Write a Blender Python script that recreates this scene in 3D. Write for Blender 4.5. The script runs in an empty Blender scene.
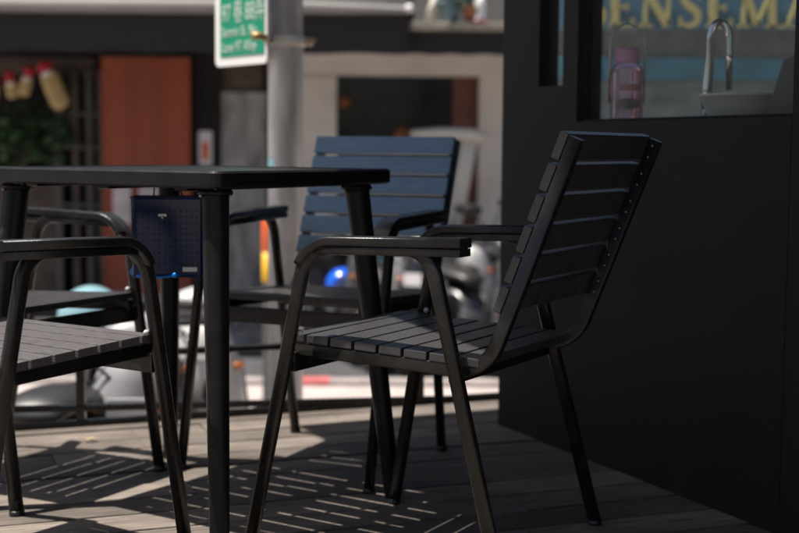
import bpy, bmesh, math, random
from mathutils import Vector, Matrix
random.seed(7)
S = bpy.context.scene
COL = S.collection
PI = math.pi

# ---------------------------------------------------------------- camera model
F_PX, CAM_H, PITCH, ROLL = 1333.06, 0.78479, 0.088448, 0.0073776      # in 799 px wide photo units
def at(px, py, Y=None, z=None):
    """point of the place seen at photo position (px,py): at distance Y, or on height z"""
    u, v = px - 399.5, py - 266.5
    cr, sr = math.cos(ROLL), math.sin(ROLL)
    u, v = cr*u + sr*v, -sr*u + cr*v
    c, s = math.cos(PITCH), math.sin(PITCH)
    d = Vector((u, F_PX*c - v*s, -F_PX*s - v*c))
    t = (z - CAM_H)/d.z if z is not None else Y/d.y
    return Vector((0, 0, CAM_H)) + d*t

# ---------------------------------------------------------------- materials
def mat(name, col, rough=.6, metal=0., spec=.5, noise=None, bump=None, coat=0., trans=0., alpha=1., emit=None, sheen=0.):
    """noise=(scale,amount,stretch xyz)  bump=(scale,strength,stretch xyz)"""
    m = bpy.data.materials.new(name); m.use_nodes = True
    nt = m.node_tree; b = nt.nodes['Principled BSDF']
    b.inputs['Base Color'].default_value = (*col, 1)
    b.inputs['Roughness'].default_value = rough
    b.inputs['Metallic'].default_value = metal
    b.inputs['Specular IOR Level'].default_value = spec
    b.inputs['Coat Weight'].default_value = coat
    b.inputs['Transmission Weight'].default_value = trans
    b.inputs['Alpha'].default_value = alpha
    tc = nt.nodes.new('ShaderNodeTexCoord')
    def tex(scale, stretch, detail=6):
        mp = nt.nodes.new('ShaderNodeMapping'); mp.inputs['Scale'].default_value = stretch
        nt.links.new(tc.outputs['Object'], mp.inputs['Vector'])
        n = nt.nodes.new('ShaderNodeTexNoise'); n.inputs['Scale'].default_value = scale
        n.inputs['Detail'].default_value = detail
        nt.links.new(mp.outputs['Vector'], n.inputs['Vector']); return n
    if noise:
        n = tex(noise[0], noise[2] if len(noise) > 2 else (1, 1, 1))
        r = nt.nodes.new('ShaderNodeValToRGB')
        r.color_ramp.elements[0].position = .3; r.color_ramp.elements[1].position = .7
        a = noise[1]
        r.color_ramp.elements[0].color = (*[c*(1-a) for c in col], 1)
        r.color_ramp.elements[1].color = (*[min(1, c*(1+a)) for c in col], 1)
        nt.links.new(n.outputs['Fac'], r.inputs['Fac']); nt.links.new(r.outputs['Color'], b.inputs['Base Color'])
        q = nt.nodes.new('ShaderNodeMapRange'); q.inputs['To Min'].default_value = rough*.8; q.inputs['To Max'].default_value = min(1, rough*1.25)
        nt.links.new(n.outputs['Fac'], q.inputs['Value']); nt.links.new(q.outputs['Result'], b.inputs['Roughness'])
    if bump:
        n = tex(bump[0], bump[2] if len(bump) > 2 else (1, 1, 1), 8)
        k = nt.nodes.new('ShaderNodeBump'); k.inputs['Strength'].default_value = bump[1]; k.inputs['Distance'].default_value = .002
        nt.links.new(n.outputs['Fac'], k.inputs['Height']); nt.links.new(k.outputs['Normal'], b.inputs['Normal'])
    if emit:
        b.inputs['Emission Color'].default_value = (*emit[:3], 1); b.inputs['Emission Strength'].default_value = emit[3]
    return m

M = {}
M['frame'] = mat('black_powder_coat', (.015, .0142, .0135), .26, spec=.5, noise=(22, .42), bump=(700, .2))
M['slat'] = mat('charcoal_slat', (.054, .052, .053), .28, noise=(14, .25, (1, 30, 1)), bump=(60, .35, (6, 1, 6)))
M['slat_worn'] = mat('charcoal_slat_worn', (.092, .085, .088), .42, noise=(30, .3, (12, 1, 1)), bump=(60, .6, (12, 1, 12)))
M['slat_skytint'] = mat('charcoal_slat_sky_tint', (.135, .225, .320), .42, noise=(12, .12, (20, 1, 1)), bump=(60, .2, (6, 1, 6)))  # blue sky reflection on satin charcoal slats, put into the base colour
M['screw'] = mat('steel_screw', (.38, .36, .33), .35, .9)
M['cap'] = mat('plastic_cap', (.5, .5, .48), .4)
M['table'] = mat('table_black', (.0115, .0115, .0118), .33, spec=.25, noise=(25, .25), bump=(500, .1))
M['kiosk'] = mat('kiosk_black', (.0150, .0140, .0130), .7, spec=.3, noise=(2.2, .3, (3, 3, .5)), bump=(120, .08))
M['kiosk_in'] = mat('kiosk_inner', (.03, .03, .03), .7)
M['steel'] = mat('brushed_steel', (.55, .55, .54), .25, 1., noise=(40, .2, (1, 12, 1)))
M['chrome'] = mat('chrome', (.55, .55, .55), .06, 1.)
M['galv'] = mat('galvanised_pole', (.50, .50, .495), .45, .15, noise=(9, .42, (1.5, 1.5, .4)), bump=(30, .3))
M['white'] = mat('white_paint', (.78, .78, .76), .4)
M['green'] = mat('sign_green', (.0, .25, .13), .45)
M['brass'] = mat('brass_bolt', (.40, .27, .13), .5, .6)
M['red'] = mat('red_panel', (.30, .062, .024), .6, noise=(1.6, .18, (1, 1, .4)))
M['concrete'] = mat('grey_concrete', (.30, .29, .275), .85, noise=(5, .5, (3, 3, .6)), bump=(40, .6))
M['beige'] = mat('beige_frame', (.80, .745, .66), .6, noise=(2.5, .12))
M['pale'] = mat('pale_canvas', (.25, .24, .23), .8, noise=(4, .08))
M['cream'] = mat('cream_pipe', (.62, .58, .50), .45)
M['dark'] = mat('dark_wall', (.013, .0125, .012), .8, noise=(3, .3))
M['brown'] = mat('brown_board', (.10, .075, .06), .8, noise=(6, .4))
M['grey'] = mat('grey_post', (.10, .095, .09), .7)
M['leaf'] = mat('leaf_green', (.035, .085, .03), .6, noise=(20, .4))
M['yellow'] = mat('yellow_bag', (.50, .36, .16), .7, noise=(10, .25))
M['redcap'] = mat('red_cap', (.45, .02, .03), .5)
M['orange'] = mat('orange_plastic', (.75, .13, .03), .45)
M['yel2'] = mat('yellow_plastic', (.80, .45, .02), .45)
M['paper'] = mat('poster_paper', (.62, .57, .56), .7, noise=(9, .35))
M['tyre'] = mat('tyre_rubber', (.018, .018, .018), .8)
M['sc_grey'] = mat('scooter_grey', (.27, .26, .275), .4, coat=.25)
M['sc_black'] = mat('scooter_black', (.012, .012, .013), .18, coat=.6)
M['sc_white'] = mat('scooter_white', (.42, .415, .41), .4, coat=.2)
M['sc_silver'] = mat('scooter_silver', (.20, .20, .205), .4, .2, coat=.2)
M['sc_dark'] = mat('scooter_dark_grey', (.05, .05, .055), .3, coat=.3)
M['seatvinyl'] = mat('seat_vinyl', (.02, .02, .02), .45)
M['lamp'] = mat('lamp_lens', (.45, .45, .44), .25, coat=.2)
M['redlens'] = mat('red_lens', (.55, .02, .02), .15, coat=.8)
M['orangelens'] = mat('orange_lens', (.40, .12, .02), .15, coat=.8)
M['plate'] = mat('number_plate', (.7, .7, .7), .4)
M['h_blue'] = mat('helmet_blue', (.01, .12, .75), .2, coat=.6)
M['h_cyan'] = mat('helmet_cyan', (.02, .40, .60), .2, coat=.6)
M['h_pale'] = mat('helmet_pale_blue', (.22, .38, .43), .2, coat=.6)
M['board_blue'] = mat('board_blue', (.040, .13, .21), .6, noise=(3, .15))
M['board_grey'] = mat('board_grey', (.17, .155, .14), .7, noise=(6, .4))
M['board_teal'] = mat('board_teal', (.04, .16, .22), .6, noise=(4, .25))
M['board_low'] = mat('board_low', (.15, .18, .18), .7, noise=(5, .45, (1, 1, 2)))
M['signtext'] = mat('sign_lettering', (.50, .60, .54), .5)
M['kerbpale'] = mat('kerb_concrete', (.33, .29, .28), .85, noise=(6, .2))
M['letter'] = mat('letter_yellow', (.46, .39, .14), .5)
M['pink'] = mat('bottle_pink', (.88, .55, .78), .08, trans=.9, coat=.3)
M['pinkcap'] = mat('bottle_cap_pink', (.45, .16, .30), .3)
M['wire'] = mat('wire_handle', (.35, .35, .33), .3, .8)
M['label'] = mat('bottle_label', (.06, .04, .06), .5)
M['labelred'] = mat('bottle_label_red', (.38, .12, .13), .5)
M['laptop'] = mat('dark_board', (.055, .055, .06), .5)
M['string'] = mat('black_string', (.02, .02, .02), .8)
M['stone'] = mat('tan_stone', (.42, .30, .2), .8, noise=(12, .35))
M['kerbred'] = mat('kerb_red', (.50, .13, .13), .7, noise=(8, .3))
M['redwood'] = mat('red_brown_wood', (.17, .065, .045), .6, noise=(6, .3, (6, 6, 1)))
M['lantern'] = mat('lamp_reflection_orange', (.22, .075, .03), .8)  # orange of the lamp reflections, painted on the added balls
M['ledge'] = mat('ledge_stone', (.26, .24, .20), .8, noise=(14, .4))
M['potblue'] = mat('glazed_pot', (.10, .17, .20), .4)
M['bowlglass'] = mat('bowl_glass', (.62, .62, .52), .2, trans=.45, coat=.3)
M['terracotta'] = mat('terracotta', (.32, .13, .07), .75)

def glass_mat(name, tint=(.96, .98, .98), dust=0.):
    m = bpy.data.materials.new(name); m.use_nodes = True; nt = m.node_tree
    nt.nodes.remove(nt.nodes['Principled BSDF']); out = nt.nodes['Material Output']
    t = nt.nodes.new('ShaderNodeBsdfTransparent'); t.inputs['Color'].default_value = (*tint, 1)
    g = nt.nodes.new('ShaderNodeBsdfGlossy'); g.inputs['Roughness'].default_value = .02
    fr = nt.nodes.new('ShaderNodeFresnel'); fr.inputs['IOR'].default_value = 1.5
    ge = nt.nodes.new('ShaderNodeNewGeometry'); iv = nt.nodes.new('ShaderNodeMath'); iv.operation = 'SUBTRACT'; iv.inputs[0].default_value = 1
    nt.links.new(ge.outputs['Backfacing'], iv.inputs[1]); mu = nt.nodes.new('ShaderNodeMath'); mu.operation = 'MULTIPLY'
    nt.links.new(fr.outputs[0], mu.inputs[0]); nt.links.new(iv.outputs[0], mu.inputs[1])
    mx = nt.nodes.new('ShaderNodeMixShader')
    nt.links.new(mu.outputs[0], mx.inputs[0]); nt.links.new(t.outputs[0], mx.inputs[1]); nt.links.new(g.outputs[0], mx.inputs[2])
    last = mx
    if dust:
        tc = nt.nodes.new('ShaderNodeTexCoord'); v = nt.nodes.new('ShaderNodeTexNoise'); v.inputs['Scale'].default_value = 160; v.inputs['Detail'].default_value = 3
        nt.links.new(tc.outputs['Object'], v.inputs['Vector'])
        r = nt.nodes.new('ShaderNodeMapRange'); r.inputs['From Min'].default_value = .62; r.inputs['From Max'].default_value = .75
        r.inputs['To Min'].default_value = dust*.5; r.inputs['To Max'].default_value = dust*3
        nt.links.new(v.outputs['Fac'], r.inputs['Value'])
        d = nt.nodes.new('ShaderNodeBsdfDiffuse'); d.inputs['Color'].default_value = (.5, .5, .48, 1)
        m2 = nt.nodes.new('ShaderNodeMixShader')
        nt.links.new(r.outputs['Result'], m2.inputs[0]); nt.links.new(mx.outputs[0], m2.inputs[1]); nt.links.new(d.outputs[0], m2.inputs[2]); last = m2
    nt.links.new(last.outputs[0], out.inputs['Surface'])
    return m
M['glass'] = glass_mat('window_glass', dust=.035)
M['shopglass'] = mat('shop_dark_glass', (.018, .020, .018), .12, noise=(3, .5))  # mottled colour stands in for reflections in the glass

def blue_plastic():
    m = mat('blue_tray_plastic', (.003, .020, .085), .16, coat=.0, spec=.35)
    nt = m.node_tree; b = nt.nodes['Principled BSDF']
    tc = nt.nodes.new('ShaderNodeTexCoord'); sp = nt.nodes.new('ShaderNodeSeparateXYZ'); nt.links.new(tc.outputs['Object'], sp.inputs[0])
    def mth(op, a, v=None):
        n = nt.nodes.new('ShaderNodeMath'); n.operation = op
        for i, q in enumerate((a, v)):
            if q is None: continue
            if isinstance(q, (int, float)): n.inputs[i].default_value = q
            else: nt.links.new(q, n.inputs[i])
        return n.outputs[0]
    def cell(o, k): return mth('SUBTRACT', mth('FRACT', mth('MULTIPLY', o, k)), .5)
    u, w = cell(sp.outputs['X'], 88), cell(sp.outputs['Z'], 80)
    d = mth('SQRT', mth('ADD', mth('MULTIPLY', u, u), mth('MULTIPLY', w, w)))
    hole = mth('LESS_THAN', d, .24)
    lim = mth('LESS_THAN', mth('ABSOLUTE', sp.outputs['Z']), .060)
    al = mth('SUBTRACT', .985, mth('MULTIPLY', mth('MULTIPLY', hole, lim), .38))
    nt.links.new(al, b.inputs['Alpha'])
    return m
M['bluebag'] = blue_plastic()
M['blueglint'] = mat('blue_glint_plastic', (.0, .22, .75), .2, coat=.6)  # colour of the painted glints on the basket

def wood_mat():
    m = bpy.data.materials.new('weathered_deck_wood'); m.use_nodes = True; nt = m.node_tree; b = nt.nodes['Principled BSDF']
    tc = nt.nodes.new('ShaderNodeTexCoord')
    at_ = nt.nodes.new('ShaderNodeAttribute'); at_.attribute_name = 'tone'; at_.attribute_type = 'GEOMETRY'
    mp = nt.nodes.new('ShaderNodeMapping'); mp.inputs['Scale'].default_value = (1.6, 26, 8)
    nt.links.new(tc.outputs['Object'], mp.inputs['Vector'])
    n = nt.nodes.new('ShaderNodeTexNoise'); n.inputs['Scale'].default_value = 5; n.inputs['Detail'].default_value = 12; n.inputs['Roughness'].default_value = .72
    nt.links.new(mp.outputs['Vector'], n.inputs['Vector'])
    mp2 = nt.nodes.new('ShaderNodeMapping'); mp2.inputs['Scale'].default_value = (1, 2.2, 1)
    nt.links.new(tc.outputs['Object'], mp2.inputs['Vector'])
    n2 = nt.nodes.new('ShaderNodeTexNoise'); n2.inputs['Scale'].default_value = 3.5; n2.inputs['Detail'].default_value = 6
    nt.links.new(mp2.outputs['Vector'], n2.inputs['Vector'])
    r = nt.nodes.new('ShaderNodeValToRGB'); e = r.color_ramp.elements
    e[0].position = .30; e[0].color = (.050, .042, .037, 1); e[1].position = .72; e[1].color = (.30, .252, .212, 1)
    md = e.new(.5); md.color = (.155, .130, .110, 1)
    nt.links.new(n.outputs['Fac'], r.inputs['Fac'])
    r2 = nt.nodes.new('ShaderNodeMapRange'); r2.inputs['From Min'].default_value = .3; r2.inputs['From Max'].default_value = .7; r2.inputs['To Min'].default_value = .72; r2.inputs['To Max'].default_value = 1.2
    nt.links.new(n2.outputs['Fac'], r2.inputs['Value'])
    ml = nt.nodes.new('ShaderNodeMath'); ml.operation = 'MULTIPLY'
    nt.links.new(r2.outputs['Result'], ml.inputs[0]); nt.links.new(at_.outputs['Fac'], ml.inputs[1])
    hs = nt.nodes.new('ShaderNodeVectorMath'); hs.operation = 'SCALE'
    nt.links.new(r.outputs['Color'], hs.inputs[0]); nt.links.new(ml.outputs[0], hs.inputs['Scale'])
    nt.links.new(hs.outputs[0], b.inputs['Base Color'])
    b.inputs['Roughness'].default_value = .75; b.inputs['Specular IOR Level'].default_value = .3
    k = nt.nodes.new('ShaderNodeBump'); k.inputs['Strength'].default_value = .6; k.inputs['Distance'].default_value = .003
    nt.links.new(n.outputs['Fac'], k.inputs['Height']); nt.links.new(k.outputs['Normal'], b.inputs['Normal'])
    return m
M['deck'] = wood_mat()
M['under'] = mat('deck_joist', (.03, .026, .022), .9)
M['asphalt'] = mat('asphalt', (.055, .056, .06), .9, noise=(5, .3), bump=(200, .6))
M['paving'] = mat('pinkish_paving', (.40, .345, .33), .85, noise=(4, .14), bump=(60, .4))

# ---------------------------------------------------------------- mesh builder
class MB:
    def __init__(s): s.v = []; s.f = []; s.sm = []; s.mi = []
    def add(s, vs, fs, smooth=False, mi=0, mtx=None):
        o = len(s.v)
        for p in vs:
            p = Vector(p); s.v.append(mtx @ p if mtx is not None else p)
        for q in fs: s.f.append([i+o for i in q]); s.sm.append(smooth); s.mi.append(mi)
        return s
    def box(s, x0, x1, y0, y1, z0, z1, mtx=None, mi=0, bev=0.):
        if bev:
            bm = bmesh.new(); bmesh.ops.create_cube(bm, size=1)
            for v in bm.verts: v.co = Vector(((x0+x1)/2+v.co.x*(x1-x0), (y0+y1)/2+v.co.y*(y1-y0), (z0+z1)/2+v.co.z*(z1-z0)))
            bmesh.ops.bevel(bm, geom=bm.edges[:], offset=bev, segments=2, profile=.6, affect='EDGES')
            bm.verts.ensure_lookup_table(); bm.verts.index_update()
            s.add([v.co.copy() for v in bm.verts], [[v.index for v in f.verts] for f in bm.faces], False, mi, mtx); bm.free(); return s
        vs = [(x, y, z) for x in (x0, x1) for y in (y0, y1) for z in (z0, z1)]
        return s.add(vs, [(0,1,3,2),(4,6,7,5),(0,4,5,1),(2,3,7,6),(0,2,6,4),(1,5,7,3)], False, mi, mtx)
    def sweep(s, pts, sec, lat=None, scale=None, mi=0, smooth=True, caps=True, mtx=None):
        """sec: list of (a,b); b along lat (or a transported axis), a along lat x tangent"""
        n = len(pts); pts = [Vector(p) for p in pts]; vs = []; k = len(sec); prev = None
        for i, p in enumerate(pts):
            t = (pts[min(i+1, n-1)] - pts[max(i-1, 0)]).normalized()
            if lat is not None: b = Vector(lat)
            else:
                b = prev if prev is not None else (Vector((0, 0, 1)) if abs(t.z) < .9 else Vector((1, 0, 0)))
            b = (b - t*b.dot(t)).normalized(); prev = b; a = b.cross(t)
            sc = scale[i] if scale else 1
            for (q, r) in sec: vs.append(p + a*q*sc + b*r*sc)
        fs = [(i*k+j, i*k+(j+1) % k, (i+1)*k+(j+1) % k, (i+1)*k+j) for i in range(n-1) for j in range(k)]
        s.add(vs, fs, smooth, mi, mtx)
        if caps:
            s.add(vs[:k], [list(range(k))[::-1]], False, mi, mtx); s.add(vs[-k:], [list(range(k))], False, mi, mtx)
        return s
    def lathe(s, prof, n=24, mtx=None, mi=0, smooth=True, close=False):
        vs = [(r*math.cos(2*PI*j/n), r*math.sin(2*PI*j/n), z) for (r, z) in prof for j in range(n)]
        m = len(prof)
        fs = [(i*n+j, i*n+(j+1) % n, (i+1)*n+(j+1) % n, (i+1)*n+j) for i in range(m-1) for j in range(n)]
        if not close:
            if prof[0][0] > 1e-5: fs.append(list(range(n))[::-1])
            if prof[-1][0] > 1e-5: fs.append([(m-1)*n+j for j in range(n)])
        return s.add(vs, fs, smooth, mi, mtx)
    def ball(s, c, r, sc=(1, 1, 1), n=14, mi=0, lo=-PI/2, hi=PI/2, mtx=None):
        m = max(4, n//2)
        prof = [(max(math.cos(lo+(hi-lo)*i/m), 1e-6)*r, math.sin(lo+(hi-lo)*i/m)*r) for i in range(m+1)]
        T = Matrix.Translation(Vector(c)) @ Matrix.Diagonal((*sc, 1))
        return s.lathe(prof, n, (mtx @ T) if mtx is not None else T, mi)
    def build(s, name, mats, parent=None, loc=None, rot=None, mtx=None):
        me = bpy.data.meshes.new(name); me.from_pydata([tuple(v) for v in s.v], [], s.f)
        for p, sm, mi in zip(me.polygons, s.sm, s.mi): p.use_smooth = sm; p.material_index = mi
        bm = bmesh.new(); bm.from_mesh(me); bmesh.ops.remove_doubles(bm, verts=bm.verts, dist=1e-6)
        bmesh.ops.recalc_face_normals(bm, faces=bm.faces); bm.to_mesh(me); bm.free()
        for m in (mats if isinstance(mats, (list, tuple)) else [mats]): me.materials.append(m)
        o = bpy.data.objects.new(name, me); COL.objects.link(o)
        if parent: o.parent = parent
        if loc is not None: o.location = loc
        if rot is not None: o.rotation_euler = rot
        if mtx is not None: o.matrix_world = mtx
        return o

def ell(rx, ry, n=14): return [(rx*math.cos(2*PI*i/n), ry*math.sin(2*PI*i/n)) for i in range(n)]
def rrect(w, h, r, n=4):
    out = []
    for cx, cy, a0 in ((w/2-r, h/2-r, 0), (-w/2+r, h/2-r, PI/2), (-w/2+r, -h/2+r, PI), (w/2-r, -h/2+r, 1.5*PI)):
        for i in range(n+1): a = a0+PI/2*i/n; out.append((cx+r*math.cos(a), cy+r*math.sin(a)))
    return out
def fillet(pts, rads, n=8):
    pts = [Vector(p) for p in pts]; out = [pts[0]]
    for i in range(1, len(pts)-1):
        p, a, b = pts[i], pts[i-1], pts[i+1]; r = rads[i-1]
        u = (a-p).normalized(); w = (b-p).normalized(); ang = math.acos(max(-1, min(1, u.dot(w))))
        if r <= 0 or ang > PI-1e-3: out.append(p); continue
        d = r/math.tan(ang/2); bis = (u+w).normalized(); cc = p + bis*(r/math.sin(ang/2))
        A = p+u*d - cc; B = p+w*d - cc; om = math.acos(max(-1, min(1, A.normalized().dot(B.normalized()))))
        for j in range(n+1):
            t = j/n; out.append(cc + (A*math.sin((1-t)*om)+B*math.sin(t*om))/math.sin(om))
    out.append(pts[-1]); return out

def tag(o, label=None, cat=None, group=None, kind=None):
    if label: o['label'] = label
    if cat: o['category'] = cat
    if group: o['group'] = group
    if kind: o['kind'] = kind
    return o
def empty(name, loc=(0, 0, 0), rz=0., label=None, cat=None, group=None):
    o = bpy.data.objects.new(name, None); COL.objects.link(o); o.empty_display_size = .1
    o.location = loc; o.rotation_euler = (0, 0, rz); return tag(o, label, cat, group)
def dup(o, parent):
    c = o.copy(); COL.objects.link(c); c.parent = parent
    for ch in list(o.children): dup(ch, c)
    return c

# ---------------------------------------------------------------- ground, deck
STREET_Z = -.85
mb = MB(); mb.add([(-150, -60, STREET_Z), (150, -60, STREET_Z), (150, 260, STREET_Z), (-150, 260, STREET_Z)], [(0, 1, 2, 3)])
tag(mb.build('road', M['asphalt']), kind='structure')
mb = MB(); mb.add([(-40, -20, STREET_Z+.004), (40, -20, STREET_Z+.004), (40, 9.05, STREET_Z+.004), (-40, 9.05, STREET_Z+.004)], [(0, 1, 2, 3)])
tag(mb.build('pavement', M['paving']), kind='structure')
mb = MB(); mb.box(-40, 40, 9.05, 9.20, STREET_Z-.05, STREET_Z+.04, bev=.01)
tag(mb.build('kerb', M['kerbpale']), kind='structure')
kx0, kx1 = at(296, 375, 9.1).x, at(330, 375, 9.1).x
mb = MB(); mb.box(kx0, kx1, 9.046, 9.204, STREET_Z+.002, STREET_Z+.044, bev=.01)
tag(mb.build('kerb_marking', M['kerbred']), kind='structure')
mb = MB(); mb.box(-40, 40, 10.9, 11.5, STREET_Z-.05, STREET_Z+.10, bev=.01)
tag(mb.build('shop_step', M['concrete']), kind='structure')

DECK_A = math.radians(21)
dk_u = Vector((math.cos(DECK_A), math.sin(DECK_A), 0)); dk_v = Vector((-math.sin(DECK_A), math.cos(DECK_A), 0))
edge_pt = Vector((-.40, 3.93, 0))
v_edge = edge_pt.dot(dk_v)
DM = Matrix(((dk_u.x, dk_v.x, 0, 0), (dk_u.y, dk_v.y, 0, 0), (0, 0, 1, 0), (0, 0, 0, 1)))
me = MB(); tones = []
pitch = .1255; n_b = 46
for i in range(n_b):
    v1 = v_edge - i*pitch; x = -7 - random.random()*2
    while x < 6.5:
        L = random.uniform(1.8, 2.8); nf = len(me.f)
        dz = random.uniform(-.0022, .0018)
        me.box(x, min(x+L, 6.5)-.003, v1-pitch+.0095, v1, -.028, dz, bev=.0025)
        if v1 > .8:
            xe = min(x+L, 6.5)
            for k_ in range(int(x/.6), int(xe/.6)+1):
                for dv in (.03, .092):
                    if x+.02 < k_*.6+.013 < xe-.02 and -2.5 < k_*.6 < 5:
                        cx_, cy_ = k_*.6+.013, v1-dv+random.uniform(-.004, .004)
                        me.add([(cx_+.0042*math.cos(t_*PI/4), cy_+.0042*math.sin(t_*PI/4), dz+.0006) for t_ in range(8)], [list(range(8))], False, 1)
        tones += [random.uniform(.58, 1.22)]*(len(me.f)-nf); x += L
o = me.build('deck_floor', [M['deck'], M['under']], mtx=DM); tag(o, kind='structure')
a = o.data.attributes.new('tone', 'FLOAT', 'FACE')
if len(tones) == len(o.data.polygons): a.data.foreach_set('value', tones)
else: a.data.foreach_set('value', [1.]*len(o.data.polygons))
mb = MB(); mb.box(-9, 6.5, v_edge-n_b*pitch, v_edge+.03, STREET_Z, -.032, mtx=None)
tag(mb.build('deck_base', M['under'], mtx=DM), kind='structure')

p = at(91, 440.5, z=.004); b = MB()
b.add([(0, -.022, .002), (.010, -.004, .006), (.007, .014, .005), (0, .024, .012), (-.008, .012, .006), (-.010, -.006, .007), (0, 0, .001)], [(0, 1, 6), (1, 2, 6), (2, 3, 6), (3, 4, 6), (4, 5, 6), (5, 0, 6)], True)
o = b.build('dry_leaf', mat('dry_leaf', (.5, .36, .2), .7), loc=p, rot=(0, 0, 1.9)); tag(o, 'small dry pale leaf lying on the sunlit deck near the railing', 'leaf')

# ---------------------------------------------------------------- chairs
CH = dict(xff=.2565, xft=.160, xrf=-.2543, xrt=-.0944, wf=.2421, wt=.213, wa=.228, zat=.6216, zae=.6301, xae=-.174, xsf=.2023, zsf=.4344, ws=.2106, sp=.0527, ss=.0452,
          xb0=-.24, zb0=.4487, xb1=-.3776, zb1=.7994)
POSE = {'c1': (.077, 2.595, 2.6223), 'c2': (-.1833, 3.3322, -1.9939), 'c3': (-.7519, 2.4371, .9798), 'c4': (-.9238, 3.1101, -.4898)}
def seat_z(x): return CH['zsf'] - CH['ss']*(CH['xsf']-x)
shared = {}
def make_chair(key, label, smat, feet_px={}, seatmat=None, tops={}):
    X, Y, T = POSE[key]
    root = empty('armchair', (X, Y, 0), T, label, 'chair', 'armchairs round the slatted table')
    inv = (Matrix.Translation((X, Y, 0)) @ Matrix.Rotation(T, 4, 'Z')).inverted()
    # --- seat slats
    def shared_part(name, fn, mats):
        k = (name, tuple(m.name for m in mats))
        if k in shared:
            c = shared[k].copy(); COL.objects.link(c); c.parent = root; return c
        base = [v for kk, v in shared.items() if kk[0] == name]
        o = fn().build(name.split('/')[0], list(mats), root); shared[k] = o; return o
    def seat():
        b = MB(); sp = CH['sp']; w = CH['ws']; g0 = CH['xsf'] - .57*sp
        for j in range(-1, 7):
            x1 = g0 - j*sp - .003 if j >= 0 else g0 + .030; x0 = g0 - (j+1)*sp + .003
            zc = seat_z((x0+x1)/2)
            tilt = math.atan(CH['ss']) * -1
            m = Matrix.Translation(((x0+x1)/2, 0, zc)) @ Matrix.Rotation(tilt, 4, 'Y')
            h = (x1-x0)/2
            b.box(-h, h, -w, w, -.016, 0, mtx=m, bev=.0022)
        return b
    shared_part('seat', seat, (seatmat or smat,))
    # --- back slats
    p0 = Vector((CH['xb0'], 0, CH['zb0'])); p1 = Vector((CH['xb1'], 0, CH['zb1'])); ud = (p1-p0).normalized(); nd = Vector((ud.z, 0, -ud.x))
    def back():
        b = MB(); w = CH['ws']-.004
        m = Matrix(((nd.x, 0, ud.x, p1.x), (0, 1, 0, 0), (nd.z, 0, ud.z, p1.z), (0, 0, 0, 1)))
        for j in range(6):
            z1 = .002 - j*.0575
            b.box(.027, .043, -w, w, z1-.0485, z1, mtx=m, bev=.0022)
        return b
    shared_part('backrest', back, (smat,))
    # --- side rails running under the seat and up the back
    for s in (1, -1):
        def rail():
            b = MB(); y = s*(CH['ws']-.0105)
            off = nd*.0125
            top = p1 + off; low = p0 + off
            zr = lambda x: seat_z(x) - .017 - .0132
            fx = CH['xsf']+.005
            # corner where the rail line meets the upright line
            d = (low-top); k = 0
            for _ in range(60):
                q = top + d*k
                if q.z <= zr(q.x): break
                k += .02
            path = fillet([(fx, y, zr(fx)), (q.x, y, q.z), (top.x, y, top.z)], [.085], 12)
            b.sweep(path, rrect(.0245, .019, .003), (0, 1, 0), smooth=True)
            m = Matrix(((nd.x, 0, ud.x, p1.x), (0, 1, 0, 0), (nd.z, 0, ud.z, p1.z), (0, 0, 0, 1)))
            for j in range(6):
                for dz in (-.014, -.037):
                    b.ball((.0125, y - s*.0097, .002-j*.0575+dz), .0024, (1, .5, 1), 8, 1, mtx=m)
            return b
        shared_part('side_rail/%d' % s, rail, (M['frame'], M['screw']))
    # --- cross bars
    def cb():
        b = MB(); w = .224
        b.box(.186, .203, -w, w, .362, .400, bev=.003); return b
    shared_part('crossbar/f', cb, (M['frame'],))
    def cb2():
        b = MB(); w = .205
        b.box(-.150, -.130, -w, w, .368, .392, bev=.003); return b
    shared_part('crossbar/r', cb2, (M['frame'],))
    # --- legs: each bends over into the bar under the armrest
    for s, side in ((1, 'L'), (-1, 'R')):
        for fr in ('f', 'r'):
            xf, xt = (CH['xff'], CH['xft']) if fr == 'f' else (CH['xrf'], CH['xrt'])
            foot = Vector((xf, s*CH['wf'], 0.004))
            if fr+side in feet_px:
                foot = inv @ at(*feet_px[fr+side], z=.004)
            zt = (CH['zat'] if fr == 'f' else CH['zae']-.004) - .019
            zt2 = (CH['zat']+CH['zae'])/2 - .002 - .019
            cor = Vector((xt+.002, s*CH['wt'], zt)); mid = Vector((.035, s*.228, zt2))
            if fr+side in tops: cor.y, cor.x = s*tops[fr+side][0], tops[fr+side][1]
            b = MB(); path = fillet([foot, cor, mid], [.07 if fr == 'f' else .06], 12)
            lat = Vector((0, 1, 0))
            b.sweep(path, rrect(.0268, .021, .0085, 4), lat)
            b.lathe([(.0125, -.003), (.0145, .0), (.0145, .012), (.012, .013)], 14, Matrix.Translation((foot.x, foot.y, 0)))
            if fr == 'f':
                d = (cor-foot); q = foot + d*(.435/d.z)
                b.ball((q.x-.012, q.y - s*.014, q.z), .006, (1, 1, 1), 10, 1)
            b.build('leg', [M['frame'], M['cap']], root)
        # --- armrest pad folding down over the front bend
        def arm():
            b = MB(); y = s*CH['wa']
            p = fillet([(CH['xae'], y, CH['zae']-.0088), (CH['xft']+.003, y, CH['zat']-.0088), (CH['xft']+.024, y, CH['zat']-.150)], [.080], 14)
            # keep only the first part of the bend
            keep = []
            for q in p:
                keep.append(q)
                if q.z < CH['zat']-.052: break
            b.sweep(keep[:-1] if keep[-1].z < CH['zat']-.08 else keep, rrect(.0175, .046, .004), (0, 1, 0))
            b.sweep([(CH['xae']+.001, y, CH['zae']-.0255), (CH['xft']-.03, y, CH['zat']-.0245)], rrect(.0142, .042, .002), (0, 1, 0))
            return b
        shared_part('armrest/%d' % s, arm, (M['frame'],))
    return root
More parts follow.
